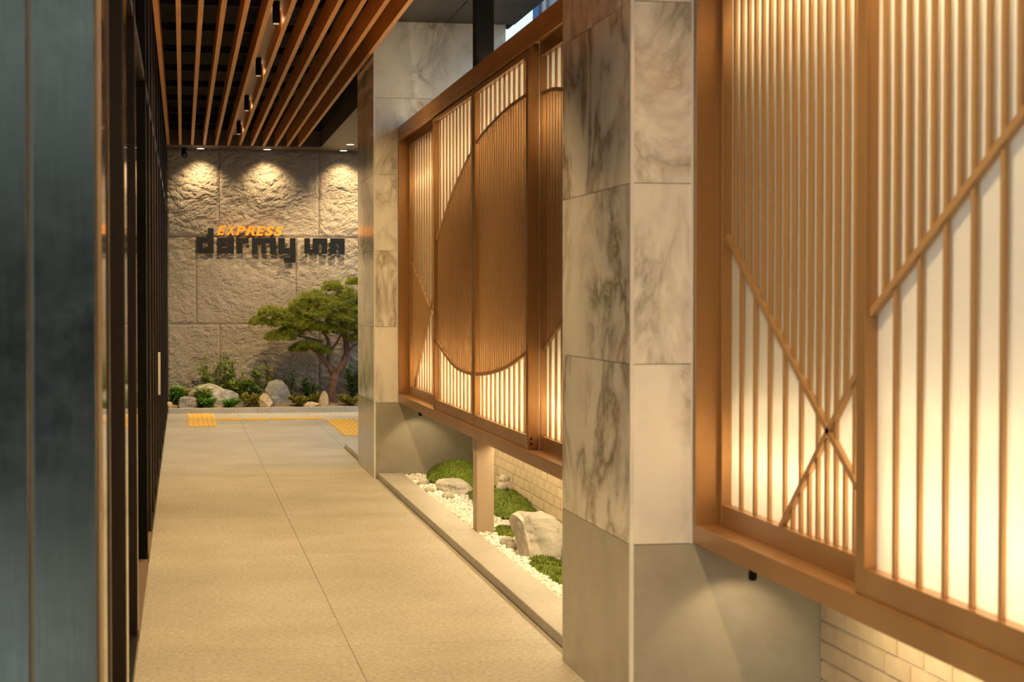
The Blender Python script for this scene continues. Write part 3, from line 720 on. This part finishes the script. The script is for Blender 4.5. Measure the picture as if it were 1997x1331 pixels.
putrock('rock', (gx(517), 22.82, .045), (.10, .09, .13), 79, 'rock_tan', 'small tan rock in front of the tall grey boulder', rough=.25, ex=False)
putrock('rock', (gx(332), 22.80, .05), (.06, .06, .06), 81, 'rock_tan', 'small tan rock touching the glazed wall end of the garden', rough=.2, ex=False)
putrock('rock', (gx(602), 22.80, .045), (.14, .08, .05), 83, 'rock_tan', 'low flat tan rock behind the kerb near the pine', rough=.2, ex=False)
putrock('stone_stele', (gx(629), 22.80, .04), (.062, .05, .150), 88, 'rock_tan', 'upright reddish stone beside the pine trunk', rough=.1, ex=False, cuts=4)
putrock('rock', (gx(470), 22.98, .05), (.10, .09, .08), 90, 'rock_grey', 'brown grey rock at the end of the broad domed boulder', rough=.25, ex=False)

# pine
pn = empty('pine_tree', (gx(650), 23.0, .05)); setp(pn, 'sculpted green pine tree with forked reddish trunk in the garden', 'tree')
def g3(u, v, y): return (gx(u), y, gz(v))
MB().tube([g3(650, 800, 23.0), g3(650, 788, 23.0), g3(647, 765, 23.0), g3(652, 745, 22.99), g3(655, 728, 22.99)], [.085, .066, .056, .055, .058], 10).build('trunk', 'bark', pn, True)
branches = [([(653, 735, 22.99), (642, 716, 22.97), (632, 705, 22.95), (620, 690, 22.93), (612, 683, 22.92), (600, 678, 22.9), (580, 672, 22.88)], [.045, .038, .034, .030, .024, .018, .010]),
 ([(655, 735, 22.99), (668, 715, 23.0), (677, 690, 23.02), (676, 668, 23.02), (670, 650, 23.0), (668, 630, 22.98), (662, 600, 22.98), (655, 575, 22.98)], [.048, .042, .038, .036, .030, .026, .018, .010]),
 ([(640, 713, 22.97), (642, 690, 22.98), (640, 665, 22.96), (628, 645, 22.92), (610, 625, 22.9), (590, 605, 22.9)], [.028, .026, .022, .018, .014, .008]),
 ([(641, 690, 22.98), (655, 672, 22.94), (664, 655, 22.92), (680, 640, 22.9)], [.018, .016, .013, .008]),
 ([(628, 668, 22.92), (600, 660, 22.9), (570, 655, 22.88), (540, 650, 22.86)], [.016, .014, .011, .006]),
 ([(605, 622, 22.9), (575, 622, 22.88), (540, 620, 22.86), (510, 628, 22.84)], [.014, .012, .009, .005]),
 ([(676, 668, 23.02), (695, 655, 23.0), (715, 640, 22.98), (740, 630, 22.98)], [.022, .020, .016, .008]),
 ([(677, 690, 23.02), (690, 675, 22.95), (705, 668, 22.9)], [.016, .013, .007])]
for pts_, rad in branches: MB().tube([g3(*p) for p in pts_], rad, 8).build('branch', 'bark', pn, True)
pads = [(505, 629, 20, 9, 22.84), (528, 612, 27, 11, 22.86), (545, 632, 26, 10, 22.84), (567, 618, 28, 12, 22.88), (590, 598, 30, 13, 22.9), (612, 584, 32, 13, 22.92), (648, 562, 22, 12, 22.95),
 (640, 596, 36, 15, 22.85), (678, 578, 24, 14, 22.92), (694, 604, 26, 16, 22.88), (665, 622, 34, 14, 22.84), (620, 614, 34, 13, 22.82), (590, 634, 28, 12, 22.82), (545, 658, 30, 10, 22.84), (566, 648, 24, 10, 22.86),
 (622, 640, 30, 11, 22.84), (600, 676, 27, 8, 22.86), (582, 682, 18, 7, 22.88), (628, 686, 16, 7, 22.9), (655, 646, 26, 10, 22.86), (690, 640, 26, 12, 22.86), (696, 662, 18, 9, 22.84), (720, 590, 28, 16, 22.95), (735, 625, 30, 14, 22.95), (715, 650, 24, 11, 22.92), (690, 552, 16, 8, 23.0)]
rr = random.Random(5)
for (u, v, ru, rv, y) in pads:
    s = MB(); cx, cz = gx(u), gz(v); rx, rz, ry = ru * .0062, rv * .0095, ru * .0055
    ry = min(ry, .19); nt_ = int(90 + 7500 * rx * ry)
    for _ in range(nt_):
        a = rr.uniform(0, 6.283); q = math.sqrt(rr.random()); x = cx + rx * q * math.cos(a); yy = y + ry * q * math.sin(a)
        zz = cz + rz * (math.sqrt(max(0, 1 - q * q)) * rr.uniform(.0, 1.0) - .55 * rr.random())
        c0 = Vector((x, yy, zz)); up_ = Vector(((x - cx) / rx * .7 + rr.gauss(0, .25), (yy - y) / ry * .7 + rr.gauss(0, .25), .75)).normalized()
        for k in range(16):
            d = (up_ * rr.uniform(.25, 1.0) + Vector((rr.gauss(0, .55), rr.gauss(0, .55), rr.gauss(0, .3)))).normalized()
            l_ = rr.uniform(.035, .068); sd_ = d.orthogonal().normalized() * .0022
            b = len(s.v); s.v += [tuple(c0 - sd_), tuple(c0 + sd_), tuple(c0 + d * l_)]; s.f.append((b, b + 1, b + 2))
    me = bpy.data.meshes.new('needle_pad'); me.from_pydata(s.v, [], s.f); me.materials.append(M['needle']); setp(link('needle_pad', me, pn), kind='stuff')

# shrubs
def shrub(u, y, hgt, wid, nst, nl, mt, ls, label, seed, z0=.07, droop=0.0, name='shrub', grp='shrubs under the rock wall'):
    rr = random.Random(seed); x = gx(u); t = empty(name, (x, y, z0)); st = MB(); lf = MB()
    for i in range(nst):
        a = rr.uniform(0, 6.283); sp = wid * rr.uniform(.2, 1.0); h = hgt * rr.uniform(.55, 1.0)
        tip = Vector((x + sp * math.cos(a), min(YW - .09, y + .55 * sp * math.sin(a)), z0 + h)); bs = Vector((x + rr.uniform(-.03, .03), y + rr.uniform(-.02, .02), z0 - .02))
        mid = bs.lerp(tip, .5) + Vector((rr.gauss(0, .02), rr.gauss(0, .02), h * .14 + droop * h))
        path = [bs.lerp(mid, k / 3).lerp(mid.lerp(tip, k / 3), k / 3) for k in range(4)]
        st.tube([tuple(q) for q in path], [.006, .005, .004, .002], 5)
        for k in range(int(nl * 1.6)):
            f = rr.uniform(.28, 1.03) ; f3 = min(f, 1) * 3; j = min(2, int(f3)); pt = path[j].lerp(path[j + 1], f3 - j)
            d = Vector((rr.gauss(0, 1), rr.gauss(0, 1), rr.gauss(.25, .5))).normalized(); sd_ = d.cross(Vector((rr.gauss(0, .4), rr.gauss(0, .4), 1))).normalized()
            l_ = ls * 1.2 * rr.uniform(.6, 1.2); p0 = pt + d * l_ * .15; p2 = pt + d * l_ * 1.15; pm_ = pt + d * l_ * .6 + Vector((0, 0, .006))
            if max(p0.y, p2.y) > YW - .085: continue
            b = len(lf.v); lf.v += [tuple(p0), tuple(pm_ + sd_ * l_ * .24), tuple(p2), tuple(pm_ - sd_ * l_ * .24)]; lf.f += [(b, b + 1, b + 2), (b, b + 2, b + 3)]
    me = bpy.data.meshes.new('leaves'); me.from_pydata(lf.v, [], lf.f); me.materials.append(M[mt]); setp(link('leaves', me, t), kind='stuff')
    me = bpy.data.meshes.new('stems'); me.from_pydata(st.v, [], st.f); me.materials.append(M['stem']); link('stems', me, t)
    setp(t, label, 'shrub', grp)
shrub(413, 23.22, .60, .20, 7, 26, 'leaf', .055, 'tall thin leafed shrub behind the broad domed boulder', 1)
shrub(445, 23.22, .72, .24, 8, 24, 'leaf', .055, 'taller airy shrub with upright twigs against the rock wall', 2)
shrub(470, 23.12, .34, .20, 9, 26, 'leaf', .070, 'bushy green shrub right of the broad domed boulder', 3)
shrub(505, 23.15, .50, .16, 7, 22, 'leaf', .050, 'small leafed shrub left of the tall grey boulder', 4)
shrub(530, 23.25, .62, .14, 5, 26, 'leaf_gold', .045, 'yellow green shrub behind the tall grey boulder', 5)
shrub(560, 23.20, .46, .22, 8, 22, 'leaf_dark', .050, 'dark stemmed shrub right of the tall grey boulder', 6)
shrub(605, 23.20, .32, .20, 8, 24, 'leaf_dark', .060, 'low dark leafed shrub between boulder and pine trunk', 7)
shrub(690, 23.15, .52, .18, 9, 26, 'leaf_dark', .060, 'dark leafed shrub right of the pine trunk', 8)
shrub(722, 23.15, .55, .18, 8, 26, 'leaf_dark', .060, 'dark leafed shrub hidden behind the marble pillar', 18)
shrub(345, 23.0, .24, .14, 10, 30, 'fern', .055, 'bright green fern clump beside the glazed wall', 9)
shrub(372, 23.1, .22, .16, 10, 26, 'leaf', .060, 'light green leafy plant behind the small grey rock', 10)
shrub(397, 22.80, .24, .12, 9, 26, 'leaf', .050, 'leafy green plant in front of the broad domed boulder', 11)
shrub(405, 22.72, .10, .13, 12, 30, 'fern', .045, 'low bright green fern at the kerb', 12)
shrub(445, 22.74, .085, .20, 16, 34, 'fern', .035, 'flat green groundcover along the kerb', 13)
shrub(485, 22.76, .15, .15, 14, 34, 'leaf_gold', .030, 'golden groundcover mound left of the tan rock', 14)
shrub(580, 22.80, .13, .14, 14, 34, 'leaf_gold', .030, 'golden groundcover mound right of the tall grey boulder', 15)
shrub(615, 22.88, .15, .12, 12, 32, 'leaf_gold', .030, 'golden groundcover behind the upright reddish stone', 16)
shrub(680, 22.78, .13, .17, 16, 34, 'leaf_gold', .030, 'golden groundcover mound right of the pine trunk', 17)
shrub(497, 22.95, .26, .10, 10, 16, 'leaf_dark', .060, 'dark strappy plant touching the left side of the grey boulder', 19)

# ------------------------------------------------------------------ building outside
b = empty('apartment_building', (7.8, 39.9, 0))
B(8.00, 16, 40.0, 48, 0, 14).build('wall', 'facade', b)
B(7.80, 7.94, 39.9, 48, 0, 13).build('corner_cladding', 'blue', b); B(7.94, 8.00, 39.95, 48, 0, 14).build('corner_joint', 'brown', b)
for iz in range(5):
    for ix in range(4):
        x, z = 8.10 + ix * 1.9, .9 + iz * 2.75
        f = MB().box(x, x + 1.3, 39.93, 40.0, z, z + .06).box(x, x + 1.3, 39.93, 40.0, z + 1.84, z + 1.9).box(x, x + .06, 39.93, 40.0, z, z + 1.9).box(x + 1.24, x + 1.3, 39.93, 40.0, z, z + 1.9).box(x + .62, x + .68, 39.93, 40.0, z, z + 1.9).box(x, x + 1.3, 39.94, 40.0, z + .92, z + .96).build('window', 'brown', b)
        B(x + .05, x + 1.25, 39.96, 39.995, z + .05, z + 1.85).build('pane', 'window', f)
b.rotation_euler.z = -0.27
setp(b, 'pale apartment building with blue corner seen above the screen', 'building')

# unseen low block behind the photographer, added as dark reflection for the steel column
bb = B(-18, 18, -20, -15, 0, 3.5).build('dark_reflection_block', 'interior'); setp(bb, kind='structure')
